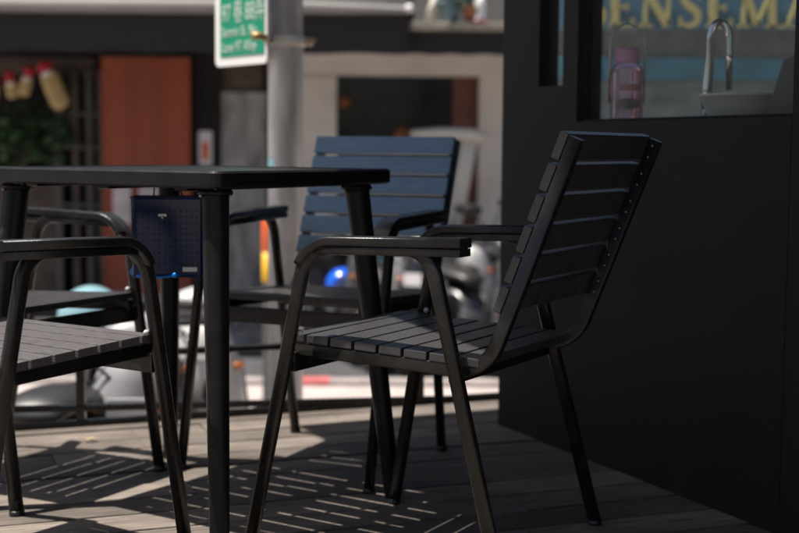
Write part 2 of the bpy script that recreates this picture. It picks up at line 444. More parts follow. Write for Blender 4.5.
make_chair('c1', 'charcoal slatted armchair seen from behind, back to the black kiosk, right of the table', M['slat'],
           {'fL': (248.5, 553), 'fR': (394, 502), 'rL': (502, 597), 'rR': (595, 523)},
           tops={'fL': (.238, .15), 'rL': (.236, -.107), 'fR': (.216, .122), 'rR': (.226, -.085)})
make_chair('c2', 'armchair behind the table, facing the camera, its back slats painted with blue sky reflection', M['slat_skytint'],
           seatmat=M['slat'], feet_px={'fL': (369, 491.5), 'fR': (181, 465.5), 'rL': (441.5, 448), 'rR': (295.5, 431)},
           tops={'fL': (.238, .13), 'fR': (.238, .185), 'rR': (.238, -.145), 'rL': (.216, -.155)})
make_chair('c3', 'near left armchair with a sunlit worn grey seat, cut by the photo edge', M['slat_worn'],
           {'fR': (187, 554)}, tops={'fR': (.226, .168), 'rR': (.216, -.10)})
make_chair('c4', 'far left armchair half hidden behind the table and the near left chair', M['slat'],
           {'fL': (159.5, 468.5)}, tops={'fL': (.238, .165)})

# ---------------------------------------------------------------- table
TX, TY, TT, TW, TL, TTH, TIN = -.4549, 2.8842, .9868, .5816, .6719, .033, .0585
root = empty('slatted_table', (TX, TY, 0), TT, 'square black slatted cafe table with tapered round legs in the middle of the chairs', 'table')
def rr_ring(w, l, r, n=6):
    return [Vector((x, y, 0)) for x, y in rrect(w, l, r, n)]
mb = MB()
outer = rrect(TW, TL, .02, 6)
inner = rrect(TW-.07, TL-.07, .008, 6)
bev = .004
rings = [[(x*(1-2*bev/TW), y*(1-2*bev/TL), .74) for x, y in outer], [(x, y, .74-bev) for x, y in outer], [(x, y, .74-TTH+.004) for x, y in outer],
         [(x*.985, y*.985, .74-TTH) for x, y in outer], [(x, y, .74-TTH) for x, y in inner], [(x, y, .74) for x, y in inner]]
k = len(outer); vs = [p for r in rings for p in r]
fs = [(i*k+j, i*k+(j+1) % k, ((i+1) % 6)*k+(j+1) % k, ((i+1) % 6)*k+j) for i in range(6) for j in range(k)]
mb.add(vs, fs, False)
mb.build('rim', M['table'], root)
mb = MB(); iw = TW-.074; n = 8; w = iw/n
for j in range(n):
    x0 = -iw/2+j*w
    mb.box(x0+.004, x0+w-.004, -(TL-.074)/2, (TL-.074)/2, .74-.018, .7385, bev=.002)
mb.build('top_slats', M['table'], root)
for y in (-.21, 0, .21):
    mb = MB(); mb.box(-iw/2, iw/2, y-.018, y+.018, .700, .7215, bev=.003); mb.build('batten', M['table'], root)
for sx, sy in ((-1, -1), (1, -1), (1, 1), (-1, 1)):
    t = Vector((sx*(TW/2-TIN), sy*(TL/2-TIN), .708)); f = Vector((sx*(TW/2+.0027), sy*(TL/2+.0027), .0))
    mb = MB(); ax = (t-f)
    mb.sweep([f, f+ax*.02, f+ax*.5, f+ax*.97, t], ell(1, 1, 20), (0, 1, 0), [.0165, .0185, .0225, .0265, .027])
    mb.lathe([(.034, 0), (.034, .005), (.029, .012), (.0, .012)], 22, Matrix.Translation((t.x, t.y, .695)))
    mb.ball((t.x-.031*sx*0+.030, t.y-.012, .693), .004, (1, 1, 1), 8, 1); mb.ball((t.x-.03, t.y+.01, .693), .004, (1, 1, 1), 8, 1)
    mb.build('leg', [M['table'], M['screw']], root)

# blue tray hanging under the table
c = at(169, 236, 2.86)
bag = empty('hanging_basket', (c.x, c.y, c.z), math.radians(6), 'dark blue plastic basket hanging on a string under the table', 'basket')
a_ = F_PX/2.86
mb = MB(); hw, hh = 35/a_, 40/a_
ring = lambda w, l, z: [(x, y, z) for x, y in rrect(w, l, .012, 4)]
prof = [(2*hw*.96, .085, -hh), (2*hw, .09, -hh+.008), (2*hw*1.02, .10, hh-.006), (2*hw*1.05, .105, hh), (2*hw*.98, .093, hh), (2*hw*.94, .08, -hh+.012)]
k = len(ring(1, 1, 0)); vs = []
for w, l, z in prof: vs += ring(w, l, z)
fs = [(i*k+j, i*k+(j+1) % k, (i+1)*k+(j+1) % k, (i+1)*k+j) for i in range(len(prof)-1) for j in range(k)]
fs += [list(range(k))[::-1], [(len(prof)-1)*k+j for j in range(k)]]
mb.add(vs, fs, False)
mb.build('body', M['bluebag'], bag)
mb = MB()
mb.sweep([(-hw*.6, -.046, -hh+.003), (-.2*hw, -.047, -hh+.001), (hw*.35, -.046, -hh+.006)], ell(.0025, .0025, 8))
mb.ball((-hw*.96, -.03, -hh+.012), .009, (1, .8, 1.1)); mb.ball((-hw*.78, -.047, -hh+.004), .006, (1.4, .6, .8)); mb.ball((hw*.2, -.048, -hh+.006), .006)
mb.build('edge_glints', M['blueglint'], bag)  # bright blue bits painted in for light glowing through the basket edge
mb = MB(); mb.box(hw*.42, hw*.82, -.0535, -.0505, -hh*.84, -hh*.73); mb.build('label_sticker', M['white'], bag)
mb = MB(); mb.box(-hw*.25, -hw*.02, -.0535, -.0505, hh*.52, hh*.58); mb.ball((hw*-.12, -.052, hh*.5), .004); mb.build('clasp', M['steel'], bag)
mb = MB()
mb.sweep([(-hw*.42, 0, hh), (-hw*.40, 0, .699-c.z)], ell(.0018, .0018, 6)); mb.build('cord', M['string'], bag); mb = MB(); mb.sweep([(hw*.4, 0, hh), (hw*.3, 0, .699-c.z)], ell(.0018, .0018, 6))
mb.build('cord', M['string'], bag)
mb = MB(); mb.box(hw*.45, hw*.72, -.03, .0, hh+.012, hh+.034, bev=.004); mb.build('tag', M['orange'], bag)

# ---------------------------------------------------------------- low railing at the deck edge
rp = lambda px, py: at(px, py, z=.012)
A0 = rp(-120, 442); 
def on_rail(px, py):
    # point seen at px,py on the vertical plane of the railing
    u = at(px, py, 1.0) - Vector((0, 0, CAM_H)); d = u
    t = (v_edge-.035) / (d.x*dk_v.x + d.y*dk_v.y); return Vector((0, 0, CAM_H)) + d*t
rail = empty('low_railing', edge_pt - dk_v*.035, 0, 'low black metal railing with thin bars along the street edge of the deck', 'railing')
R0 = rail.location.copy()
def bar(z0, z1, h, d, x0=-4.5, x1=.85):
    p = edge_pt - dk_v*.035 + dk_u*x0; q = edge_pt - dk_v*.035 + dk_u*x1
    p.z = z0; q.z = z1
    mb = MB(); mb.sweep([p-R0, q-R0], rrect(h, d, .003, 2), dk_v, smooth=False); return mb.build('bar', M['frame'], rail)
bL, bR = on_rail(8, 409.5), on_rail(480, 398)
sl = (bR.z-bL.z)/((bR-bL).dot(dk_u)); zz = lambda x, b: b.z + sl*(x-(b-edge_pt).dot(dk_u))
bar(zz(-4.5, bL), zz(.85, bL), .017, .03)
bar(.008, .008, .016, .03)
tL = on_rail(150, 352.5); bar(tL.z-.0, tL.z, .017, .03)
for x in (-2.6, (on_rail(81, 390)-edge_pt).dot(dk_u), (on_rail(420, 400)-edge_pt).dot(dk_u)):
    p = edge_pt - dk_v*.035 + dk_u*x; mb = MB(); p2 = p-R0
    mb.box(p2.x-.012, p2.x+.012, p2.y-.012, p2.y+.012, .0, tL.z-.008, bev=.002); mb.build('post', M['frame'], rail)

# ---------------------------------------------------------------- kiosk
K0 = Vector((.285, 3.76, 0)); KA = math.atan2(-.909, .417)
kt = Vector((math.cos(KA), math.sin(KA), 0)); kn = Vector((-math.sin(KA), math.cos(KA), 0))    # along the wall, inwards
kiosk = empty('kiosk', K0, KA, 'black kiosk with a serving window and flat projecting roof on the right', 'kiosk')
TH = .06; SILL = .855; HTOP = 2.40
def kbox(name, x0, x1, y0, y1, z0, z1, m, bev=.003, parent=None):
    b = MB(); b.box(x0, x1, y0, y1, z0, z1, bev=bev); return b.build(name, m, parent or kiosk)
b = MB()
for x0, x1, z0, z1 in ((0, .196, 0, HTOP), (.196, .318, 0, .95), (.318, .387, 0, HTOP), (.387, 1.19, 0, SILL), (.387, 1.19, 1.95, HTOP)):
    b.box(x0, x1, 0, TH, z0, z1)
b.build('front_wall', M['kiosk'], kiosk)
kbox('wall_panel', 1.192, 3.4, -.0015, TH, 0, HTOP, M['kiosk'])
wf = kbox('window_frame', .3875, .392, .02, TH+.01, SILL, 1.95, M['kiosk'])
kbox('window_frame', 1.178, 1.193, .02, TH+.01, SILL, 1.95, M['kiosk'])
kbox('window_sill', .3925, 1.178, .012, TH+.01, SILL, SILL+.006, M['kiosk'])
b = MB(); b.box(.3925, 1.1775, .040, .044, SILL+.006, 1.95); b.build('window_pane', M['glass'], kiosk)
b = MB(); b.box(.1965, .3175, .030, .034, .95, HTOP); b.build('slit_pane', M['glass'], kiosk)
# end wall (towards the street): low wall with a wide opening above
kbox('end_wall', 0, TH, TH+.001, 1.75, 0, SILL-.02, M['kiosk'])
kbox('end_post', 0, TH, 1.62, 1.75, SILL-.0195, HTOP, M['kiosk'])
kbox('end_lintel', 0, TH, TH+.001, 1.619, 2.05, HTOP, M['kiosk'])
kbox('rear_wall', TH+.001, 3.4, 1.69, 1.75, 0, HTOP, M['kiosk_in'])
kbox('roof', -.42, 3.4, -1.36, 1.8, HTOP+.001, HTOP+.09, M['kiosk'])
kbox('counter', TH+.002, 2.6, TH+.012, .56, .815, .842, M['steel'])
kbox('counter_cabinet', TH+.002, 2.6, TH+.014, .53, 0, .8145, M['kiosk_in'])

# things on the kiosk counter
CT = .842
p = at(626, 122, 3.36); bt = empty('water_bottle', (p.x, p.y, CT), .3, 'pink water bottle with a wire handle behind the kiosk window', 'bottle')
mb = MB(); mb.lathe([(.030, 0), (.040, .004), (.0415, .02), (.0415, .132), (.039, .146), (.028, .156), (.026, .162)], 28)
mb.build('body', M['pink'], bt)
mb = MB(); mb.lathe([(.030, .158), (.031, .162), (.031, .190), (.028, .196), (0, .196)], 24); mb.build('cap', M['pinkcap'], bt)
mb = MB()
arc = [(.048*math.cos(a), 0, .20+.055*math.sin(a)) for a in [PI*i/16 for i in range(17)]]
mb.sweep([(.048, 0, .06)]+arc+[(-.048, 0, .06)], ell(.0022, .0022, 8)); mb.build('handle', M['wire'], bt)
def patch(rad, a0, a1, z0, z1, oval=False):
    b = MB(); n = 12
    if oval:
        vs = [(0, 0, 0)]; am, ah, zm, zh = (a0+a1)/2, (a1-a0)/2, (z0+z1)/2, (z1-z0)/2
        vs = [(rad*math.cos(am), rad*math.sin(am), zm)]+[(rad*math.cos(am+ah*math.cos(t)), rad*math.sin(am+ah*math.cos(t)), zm+zh*math.sin(t)) for t in [2*PI*i/20 for i in range(20)]]
        b.add(vs, [(0, i+1, (i+1) % 20+1) for i in range(20)], True)
    else:
        vs = [(rad*math.cos(a0+(a1-a0)*i/n), rad*math.sin(a0+(a1-a0)*i/n), z) for i in range(n+1) for z in (z0, z1)]
        b.add(vs, [(2*i, 2*i+2, 2*i+3, 2*i+1) for i in range(n)], True)
    return b
fa = -PI/2 - .3
patch(.0422, fa-.75, fa+.75, .044, .070, True).build('logo_patch', M['label'], bt)
patch(.0422, fa-.55, fa+.65, .088, .106).build('label_print', M['labelred'], bt)

p = at(706, 118, 3.18); fc = empty('faucet', (p.x, p.y, CT), 0, 'chrome gooseneck tap over a steel basin in the kiosk', 'tap')
mb = MB(); H = .225
pts = [(0, 0, 0), (.0, 0, .09), (.006, 0, .17)] + [(.026+.022*math.cos(a), -.004, .205+.04*math.sin(a)) for a in [PI-PI*i/12 for i in range(13)]] + [(.049, -.006, .17), (.050, -.006, .085)]
mb.sweep(pts, ell(.0095, .0095, 14), scale=[1.5, 1.25, 1.1]+[1]*13+[.9, .8]); mb.lathe([(.024, 0), (.024, .006), (.016, .012), (0, .012)], 18); mb.build('spout', M['chrome'], fc)
mb = MB(); mb.sweep([(.0, -.015, .05), (.03, -.03, .062), (.052, -.035, .066)], ell(.005, .005, 10)); mb.build('lever', M['chrome'], fc)
p = at(738, 118, 3.12); bs = empty('sink_bowl', (p.x, p.y, CT), 0, 'pale glass bowl with a cream rim beside the tap in the kiosk', 'bowl')
mb = MB(); mb.lathe([(.050, 0), (.062, .01), (.080, .045), (.086, .066), (.090, .068), (.089, .071), (.083, .070), (.076, .045), (.058, .012), (0, .010)], 32); mb.build('bowl', M['bowlglass'], bs)
mb = MB(); mb.lathe([(.0905, .0685), (.0925, .0700), (.0905, .0735), (.086, .0735), (.086, .0712)], 32, close=True); mb.build('rolled_rim', M['cream'], bs)
p = at(776, 118, 2.95); lp = MB()
m = Matrix.Translation((p.x, p.y, CT)) @ Matrix.Rotation(-.25, 4, 'Z')
lp.add([(-.026, -.05, 0), (.09, -.05, 0), (.09, .06, 0), (-.026, .06, 0), (.012, -.05, .14), (.09, -.05, .17), (.09, .06, .17), (.012, .06, .14)],
       [(0, 1, 2, 3), (4, 5, 6, 7), (0, 1, 5, 4), (1, 2, 6, 5), (2, 3, 7, 6), (3, 0, 4, 7)])
o = lp.build('till', M['laptop'], mtx=m); tag(o, 'dark sloping till at the right end of the kiosk window', 'till')

# blue signboard seen through the kiosk
SY = 6.6; q0 = at(530, 0, SY); q1 = at(840, 0, SY)
zt = lambda y: at(690, y, SY).z
sb = empty('sign_stall', (.5*(q0.x+q1.x), SY, STREET_Z), 0, 'blue stall with yellow capital letters seen through the kiosk window', 'stall')
sx = (q1.x-q0.x)/2; zo = STREET_Z
def sbox(name, z0, z1, y0, y1, m):
    b = MB(); b.box(-sx, sx, y0, y1, z0-zo, z1-zo, bev=.004); return b.build(name, m, sb)
board = sbox('signboard', zt(29), 1.95, 0, .05, M['board_blue'])
sbox('shelf_band', zt(58)+.001, zt(29)-.001, .06, .14, M['board_grey'])
sbox('blue_band', zt(80)+.001, zt(58)-.001, .0, .10, M['board_teal'])
sbox('counter_front', zo, zt(80)-.001, .03, .6, M['board_low'])
def text(name, body, size, m, parent, mtx, extrude=.002, bold=.0, spacing=1.):
    cu = bpy.data.curves.new(name, 'FONT'); cu.body = body; cu.size = size; cu.extrude = extrude; cu.offset = bold; cu.space_character = spacing
    cu.align_x = 'LEFT'; tmp = bpy.data.objects.new(name, cu); COL.objects.link(tmp)
    bpy.context.view_layer.update()
    dg = bpy.context.evaluated_depsgraph_get(); me = bpy.data.meshes.new_from_object(tmp.evaluated_get(dg)); 
    bpy.data.objects.remove(tmp); me.name = name
    me.materials.clear(); me.materials.append(m)
    o = bpy.data.objects.new(name, me); COL.objects.link(o); o.parent = parent; o.matrix_local = mtx; return o
# serif capitals built as strokes: unit height 1, widths as in the photo
def serif_word(word, h, m, parent, origin):
    b = MB(); x = 0; th, tn, dp = .20, .085, .02
    def st(pts, w, x0):
        path = [Vector((x0+px*h*1.08, 0, pz*h)) for px, pz in pts]
        b.sweep(path, [(w*h/2, dp/2), (-w*h/2, dp/2), (-w*h/2, -dp/2), (w*h/2, -dp/2)], (0, 1, 0), smooth=False)
    def sf(cx, z, x0, w=.34): st([(cx-w/2, z), (cx+w/2, z)], .07, x0)
    W = {'S': .60, 'E': .68, 'N': .86, 'M': 1.04, 'A': .8}
    for ch in word:
        if ch == 'E':
            st([(.16, .0), (.16, 1)], th, x); st([(.02, .965), (.56, .965)], .075, x); st([(.02, .035), (.6, .035)], .075, x); st([(.2, .52), (.44, .52)], .07, x)
            st([(.56, .99), (.56, .78)], .06, x); st([(.60, .01), (.60, .24)], .06, x); st([(.45, .42), (.45, .62)], .05, x)
        elif ch == 'N':
            st([(.14, 0), (.14, 1)], tn, x); st([(.70, 0), (.70, 1)], tn, x); st([(.12, .97), (.70, .02)], th, x); sf(.14, .03, x); sf(.70, .97, x); sf(.08, .97, x, .2)
        elif ch == 'M':
            st([(.14, 0), (.17, 1)], tn, x); st([(.86, 0), (.82, 1)], th, x); st([(.17, .97), (.48, .05)], th*.9, x); st([(.82, .97), (.48, .05)], tn, x); sf(.14, .03, x, .3); sf(.86, .03, x, .36); sf(.1, .97, x, .2); sf(.9, .97, x, .2)
        elif ch == 'A':
            st([(.08, 0), (.40, 1)], tn, x); st([(.40, 1), (.70, 0)], th, x); st([(.2, .35), (.56, .35)], .07, x); sf(.08, .03, x, .28); sf(.7, .03, x, .34)
        elif ch == 'S':
            P = [(.50, .80), (.44, .93), (.29, .97), (.14, .90), (.10, .74), (.20, .60), (.34, .50), (.46, .38), (.48, .22), (.40, .08), (.25, .03), (.10, .08), (.05, .22)]
            sc = [.09, .1, .12, .15, .18, .20, .21, .20, .18, .15, .12, .1, .09]
            x += .09*h if x == 0 else 0; path = [Vector((x+px*h*1.08, 0, pz*h)) for px, pz in P]
            b.sweep(path, [(.5, dp/2/.1), (-.5, dp/2/.1), (-.5, -dp/2/.1), (.5, -dp/2/.1)] if False else [(h/2, .012), (-h/2, .012), (-h/2, -.012), (h/2, -.012)], (0, 1, 0), scale=sc, smooth=False)
            st([(.51, .99), (.51, .74)], .05, x); st([(.04, .28), (.04, .01)], .05, x)
        x = (0 if ch == 'S' and x == .09*h else x) + W[ch]*h*1.12 + .07*h
    return b.build('lettering', m, parent, loc=origin)
a_ = F_PX/SY; lh = 37/a_
serif_word('SENSEMA', lh, M['letter'], board, Vector(((at(580.5, 0, SY).x - sb.location.x), -.016, zt(27.5)-zo)))

# ---------------------------------------------------------------- street pole with sign
PX, PY_ = -.397, 4.62
pole = empty('sign_pole', (PX, PY_, STREET_Z), 0, 'thick grey galvanised pole carrying the green street sign, behind the railing', 'pole')
mb = MB(); mb.lathe([(.0605, 0), (.0605, 3.4), (.055, 3.42), (0, 3.42)], 32); mb.build('post', M['galv'], pole)
mb = MB(); mb.lathe([(.11, 0), (.11, .015), (.07, .02), (.066, .05)], 24); mb.build('base_flange', M['galv'], pole)
cz = at(285, 42, PY_).z - STREET_Z
mb = MB(); mb.lathe([(.0612, cz-.017), (.068, cz-.017), (.068, cz+.017), (.0612, cz+.017)], 28, close=True)
mb.box(.060, .095, -.006, .006, cz-.014, cz+.014); mb.build('clamp', M['beige'], pole)
mb = MB(); mb.sweep([(.07, -.03, cz+.004), (.108, -.03, cz+.004)], ell(.006, .006, 8)); mb.sweep([(.082, -.034, cz), (.092, -.034, cz)], ell(.012, .012, 6)); mb.build('bolt', M['brass'], pole)
mb = MB(); mb.sweep([(-.098, -.17, cz+.006), (-.060, -.165, cz+.006)], ell(.013, .013, 8)); mb.sweep([(-.062, -.165, cz+.004), (-.045, -.05, cz+.004)], ell(.008, .012, 8)); mb.build('bolt', M['brass'], pole)
# faded stickers wrapped round the pole
def wrap(a0, a1, z0, z1, m, name='sticker'):
    b = MB(); n = 12
    vs = [(.0611*math.cos(a0+(a1-a0)*i/n), .0611*math.sin(a0+(a1-a0)*i/n), z) for i in range(n+1) for z in (z0, z1)]
    b.add(vs, [(2*i, 2*i+2, 2*i+3, 2*i+1) for i in range(n)], True); b.build(name, m, pole)
z_ = lambda y: at(270, y, PY_).z - STREET_Z
wrap(math.radians(190), math.radians(225), z_(13), z_(-6), M['h_cyan'])
wrap(math.radians(185), math.radians(238), z_(168), z_(158), M['h_pale'])
sr, sl_ = at(268.5, 63, 4.50), at(217, 67, 4.76)
sd = Vector((sr.x-sl_.x, sr.y-sl_.y, 0)); sw = sd.length; sa = math.atan2(sd.y, sd.x)
sg = empty('street_sign', (sl_.x, sl_.y, sr.z), sa, 'green street sign with white border and lettering clamped to the grey pole', 'sign')
sh = .66
mb = MB(); b2 = [(x+sw/2, y+sh/2) for x, y in rrect(sw, sh, .022, 5)]; k = len(b2)
vs = [(x, -.006, z) for x, z in b2]+[(x, .006, z) for x, z in b2]
mb.add(vs, [list(range(k)), list(range(k, 2*k))[::-1]]+[(i, (i+1) % k, k+(i+1) % k, k+i) for i in range(k)]); mb.build('panel', M['white'], sg)
mb = MB(); bw = .036
mb.box(bw, sw-.014, -.0085, -.0065, .032, sh-.03); mb.build('green_field', M['green'], sg)
def stext(body, size, x, z, sc=1., bold=.0):
    m = Matrix.Translation((x, -.0095, z)) @ Matrix.Rotation(PI/2, 4, 'X') @ Matrix.Diagonal((sc, 1, 1, 1))
    return text('lettering', body, size, M['signtext'], sg, m, .0006, bold)
stext('97 巷', .085, bw+.014, .152, .70)
stext('88弄', .085, bw+.165, .152, .72)
stext('Sanmin St. No', .050, bw+.012, .100, .80)
stext('Lane 97 Alley', .050, bw+.014, .048, .82)
stext('光明街', .12, bw+.016, .28, .80)

# slim orange and yellow delineator
p = at(267, 300, 8.3); dl = empty('delineator_post', (p.x, p.y, STREET_Z), 0, 'slim orange and yellow marker post by the pavement left of the grey pole', 'marker post')
z_ = lambda y: at(267, y, 8.3).z - STREET_Z
mb = MB(); mb.lathe([(.09, 0), (.09, .03), (.03, .05), (.026, z_(282))], 16); mb.build('base', M['tyre'], dl)
mb = MB(); mb.lathe([(.026, z_(282)), (.030, z_(280)), (.030, z_(252))], 16); mb.build('band', M['yel2'], dl)
mb = MB(); mb.lathe([(.030, z_(252)), (.032, z_(250)), (.032, z_(222)), (.02, z_(218)), (0, z_(217))], 16); mb.build('top', M['orange'], dl)

# ---------------------------------------------------------------- shop row across the street
FY = 11.5
def fx(px, Y=FY): return at(px, 200, Y).x
def fz(py, px=300, Y=FY): return at(px, py, Y).z
def ffz(py, px=300, Y=FY): return fz(py, px, Y) - STREET_Z
shop = empty('shop_building', (0, FY, STREET_Z), 0, 'dark shop row across the street with a beige doorway and a grey column', 'building')
def pbox(name, px0, px1, py0, py1, Y, th, m, parent=shop, bev=.004, org=None):
    org = org or Vector((0, FY, STREET_Z))
    x0, x1 = at(px0, (py0+py1)/2, Y).x, at(px1, (py0+py1)/2, Y).x
    z0, z1 = at((px0+px1)/2, py1, Y).z, at((px0+px1)/2, py0, Y).z
    b = MB(); b.box(x0-org.x, x1-org.x, Y-org.y, Y+th-org.y, z0-org.z, z1-org.z, bev=bev); return b.build(name, m, parent)
GY = 338
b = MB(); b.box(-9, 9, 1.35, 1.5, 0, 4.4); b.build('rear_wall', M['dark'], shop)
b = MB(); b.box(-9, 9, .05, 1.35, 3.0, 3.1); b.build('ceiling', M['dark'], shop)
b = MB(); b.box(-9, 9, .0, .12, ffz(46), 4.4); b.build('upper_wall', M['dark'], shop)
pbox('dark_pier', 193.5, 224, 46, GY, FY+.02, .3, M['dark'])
pbox('column', 222, 266, 92, GY, FY-.12, .35, M['concrete'])
pbox('column_head', 224, 262, 62, 91.5, FY-.06, .3, M['brown'])
pbox('side_pier', 266.5, 291, 46, GY, FY+.03, .3, M['grey'])
# beige portal: jambs, lintel
portal = pbox('doorway_frame', 291, 336, 76, GY, FY-.02, .25, M['beige'])
pbox('doorway_frame', 478, 520, 76, GY, FY-.02, .25, M['beige'])
pbox('doorway_lintel', 291, 520, 53, 75.7, FY-.022, .25, M['beige'])
wp = pbox('window_pane', 336.5, 477.5, 76, 262, FY+.12, .02, M['shopglass'])
pbox('wood_panel', 452, 477.5, 76, 262, FY+.09, .02, M['redwood'])
pbox('window_base', 336.5, 477.5, 262.5, GY, FY+.06, .2, M['dark'])
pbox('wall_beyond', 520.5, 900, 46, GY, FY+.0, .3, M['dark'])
# left shop front: posts, shelf rails, brown soffit
for px, m in ((59, 'grey'), (76, 'brown'), (90, 'grey'), (101, 'brown')):
    pbox('post', px-3.2, px+3.2, 70, GY, FY+.25, .06, M[m])
for py in (114, 147, 205): pbox('shelf_rail', 62, 104, py-1.6, py+1.6, FY+.22, .025, M['grey'])
pbox('soffit_board', -80, 95, 57, 74, FY+.3, .2, M['brown'])
pbox('shop_counter', -120, 57, 170, GY, FY+.5, .4, M['brown'])
# red door panel with wavy fabric
o_ = Vector((fx(149), FY-.10, STREET_Z)); rd = empty('red_door_curtain', o_, 0, 'tall brick red curtain hanging in the shop doorway, left of the small white notice', 'curtain')
mb = MB(); w = (fx(193)-fx(105.5)); n = 60; top, bot = ffz(58), ffz(332)
for sgn in (0, 1):
    vs = []
    for i in range(n+1):
        x = -w/2+w*i/n; y = .006*math.sin(i*.31)+.004*math.sin(i*.17+1) + sgn*.012
        vs += [(x, y, bot), (x, y*.5, top)]
    mb.add(vs, [(2*i, 2*i+2, 2*i+3, 2*i+1) for i in range(n)], True)
mb.build('cloth', M['red'], rd)
mb = MB(); mb.sweep([(-w/2-.03, 0, top), (w/2+.03, 0, top)], ell(.014, .014, 8)); mb.build('rod', M['dark'], rd)
for (a, b_, c_, d_) in ((113, 187, 131, 224), (139, 187, 160, 224)):
    pp = pbox('poster', a, b_ if False else c_, b_, d_, FY-.135, .006, M['paper'], rd, .001, o_)
# small white notice
o_ = Vector((fx(205), FY-.01, STREET_Z)); nt_ = empty('wall_notice', o_, 0, 'small upright white notice with red print beside the red curtain', 'notice')
pbox('board', 198.5, 212, 131, 165, FY-.01, .02, M['white'], nt_, .003, o_)
pbox('print', 202, 208.5, 142, 160, FY-.014, .003, M['orange'], nt_, 0, o_)

# awnings
def awning(px0, px1, y_top, y_bot, Yf, label, drop=0.0):
    x0, x1 = at(px0, 20, Yf).x, at(px1, 20, Yf).x
    zt_, zb = at((px0+px1)/2, y_top, Yf).z, at((px0+px1)/2, y_bot, Yf).z
    aw = empty('awning', ((x0+x1)/2, Yf, zb), 0, label, 'awning', 'awnings over the shop row')
    hx = (x1-x0)/2; h = zt_-zb
    b = MB(); n = 48; vs = []
    for i in range(n+1):
        x = -hx+2*hx*i/n; y = .006*math.sin(i*1.3)
        vs += [(x, y, .012*math.sin(i*.9)*.4), (x, y*.3, h)]
    k = len(vs)
    vs += [(v[0], v[1]+.012, v[2]) for v in vs]
    f = [(2*i, 2*i+2, 2*i+3, 2*i+1) for i in range(n)]; f += [tuple(j+k for j in q[::-1]) for q in f]
    b.add(vs, f, True); b.build('valance', M['dark'], aw)
    b = MB(); b.add([(-hx, .0, h+.002), (hx, .0, h+.002), (hx, FY-Yf-.005, h+.45), (-hx, FY-Yf-.005, h+.45), (-hx, .0, h+.016), (hx, .0, h+.016), (hx, FY-Yf-.005, h+.464), (-hx, FY-Yf-.005, h+.464)],
          [(0, 1, 2, 3), (4, 5, 6, 7), (0, 1, 5, 4), (1, 2, 6, 5), (2, 3, 7, 6), (3, 0, 4, 7)]); b.build('canopy', M['dark'], aw)
    return aw, hx, h
aw, hx, h = awning(-150, 408, 13, 52, 10.2, 'long dark awning with a pale roller edge above the red curtain')
b = MB()
r_ = .09
b.sweep([(-hx, -.03, h+.055), (hx*.55, -.03, h+.05), (hx*.98, -.03, h+.035), (hx, -.03, h+.033)], ell(1, 1, 16), (0, 1, 0), [r_*.62, r_*.6, r_*.33, r_*.30], smooth=True)
b.box(-hx, hx*.92, -.02, .01, h+.06, h+.30); b.build('roller', M['pale'], aw)
b = MB(); b.ball((hx+.01, -.04, h+.045), .035); b.build('end_knob', M['white'], aw)
aw2, hx2, h2 = awning(409.5, 640, 33, 55, 10.35, 'short dark awning with a pale cluttered ledge over the beige doorway')
b = MB(); b.box(-hx2, hx2, -.05, .14, h2+.01, h2+.075, bev=.01); b.build('ledge', M['ledge'], aw2)
b = MB(); p = at(428, 20, 10.4)-aw2.location; q = at(437, -6, 10.4)-aw2.location; b.sweep([p, q], ell(.03, .03, 8)); b.build('strut', M['cream'], aw2)
LZ = aw2.location.z + h2 + .076
def pot(px, r, m, label, plant=True):
    p = at(px, 20, 10.4); e = empty('potted_plant', (p.x, p.y, LZ), 0, label, 'potted plant')
    b = MB(); b.lathe([(r*.7, 0), (r, r*1.5), (r*1.1, r*1.55), (r*1.1, r*1.8), (r*.9, r*1.8), (r*.85, r*1.5), (0, r*1.5)], 18); b.build('pot', M[m], e)
    b = MB()
    for i in range(70):
        d = Vector((random.gauss(0, 1), random.gauss(0, 1), random.gauss(.3, .8))).normalized()*random.uniform(.3, 1)*r*2.2
        c_ = Vector((0, 0, r*3))+d; s1 = Vector((random.gauss(0, 1), random.gauss(0, 1), random.gauss(0, 1))).normalized()*r*.5; s2 = s1.cross(Vector((random.random(), .3, .5))).normalized()*r*.25
        b.add([c_-s1, c_-s2, c_+s1, c_+s2], [(0, 1, 2, 3)])
    b.build('foliage', M['leaf'], e)
pot(447, .085, 'terracotta', 'plant in a blue pot on the pale ledge, left of the terracotta one') if False else pot(450, .09, 'potblue', 'plant in a dull blue pot on the ledge above the beige doorway')
pot(471, .07, 'terracotta', 'plant in a small terracotta pot on the ledge above the beige doorway')
p = at(480, 20, 10.36); e = empty('lantern', (p.x, p.y, LZ), 0, 'small pale lantern standing on the ledge beside the kiosk corner', 'lantern')
b = MB(); b.lathe([(.05, 0), (.05, .03), (.035, .04), (.04, .12), (.045, .16), (.02, .2), (0, .2)], 16); b.build('shade', M['white'], e)
b = MB(); b.lathe([(.045, -.002), (.06, -.002), (.06, .02), (.045, .02)], 12, close=True); b.build('foot', M['redcap'], e)

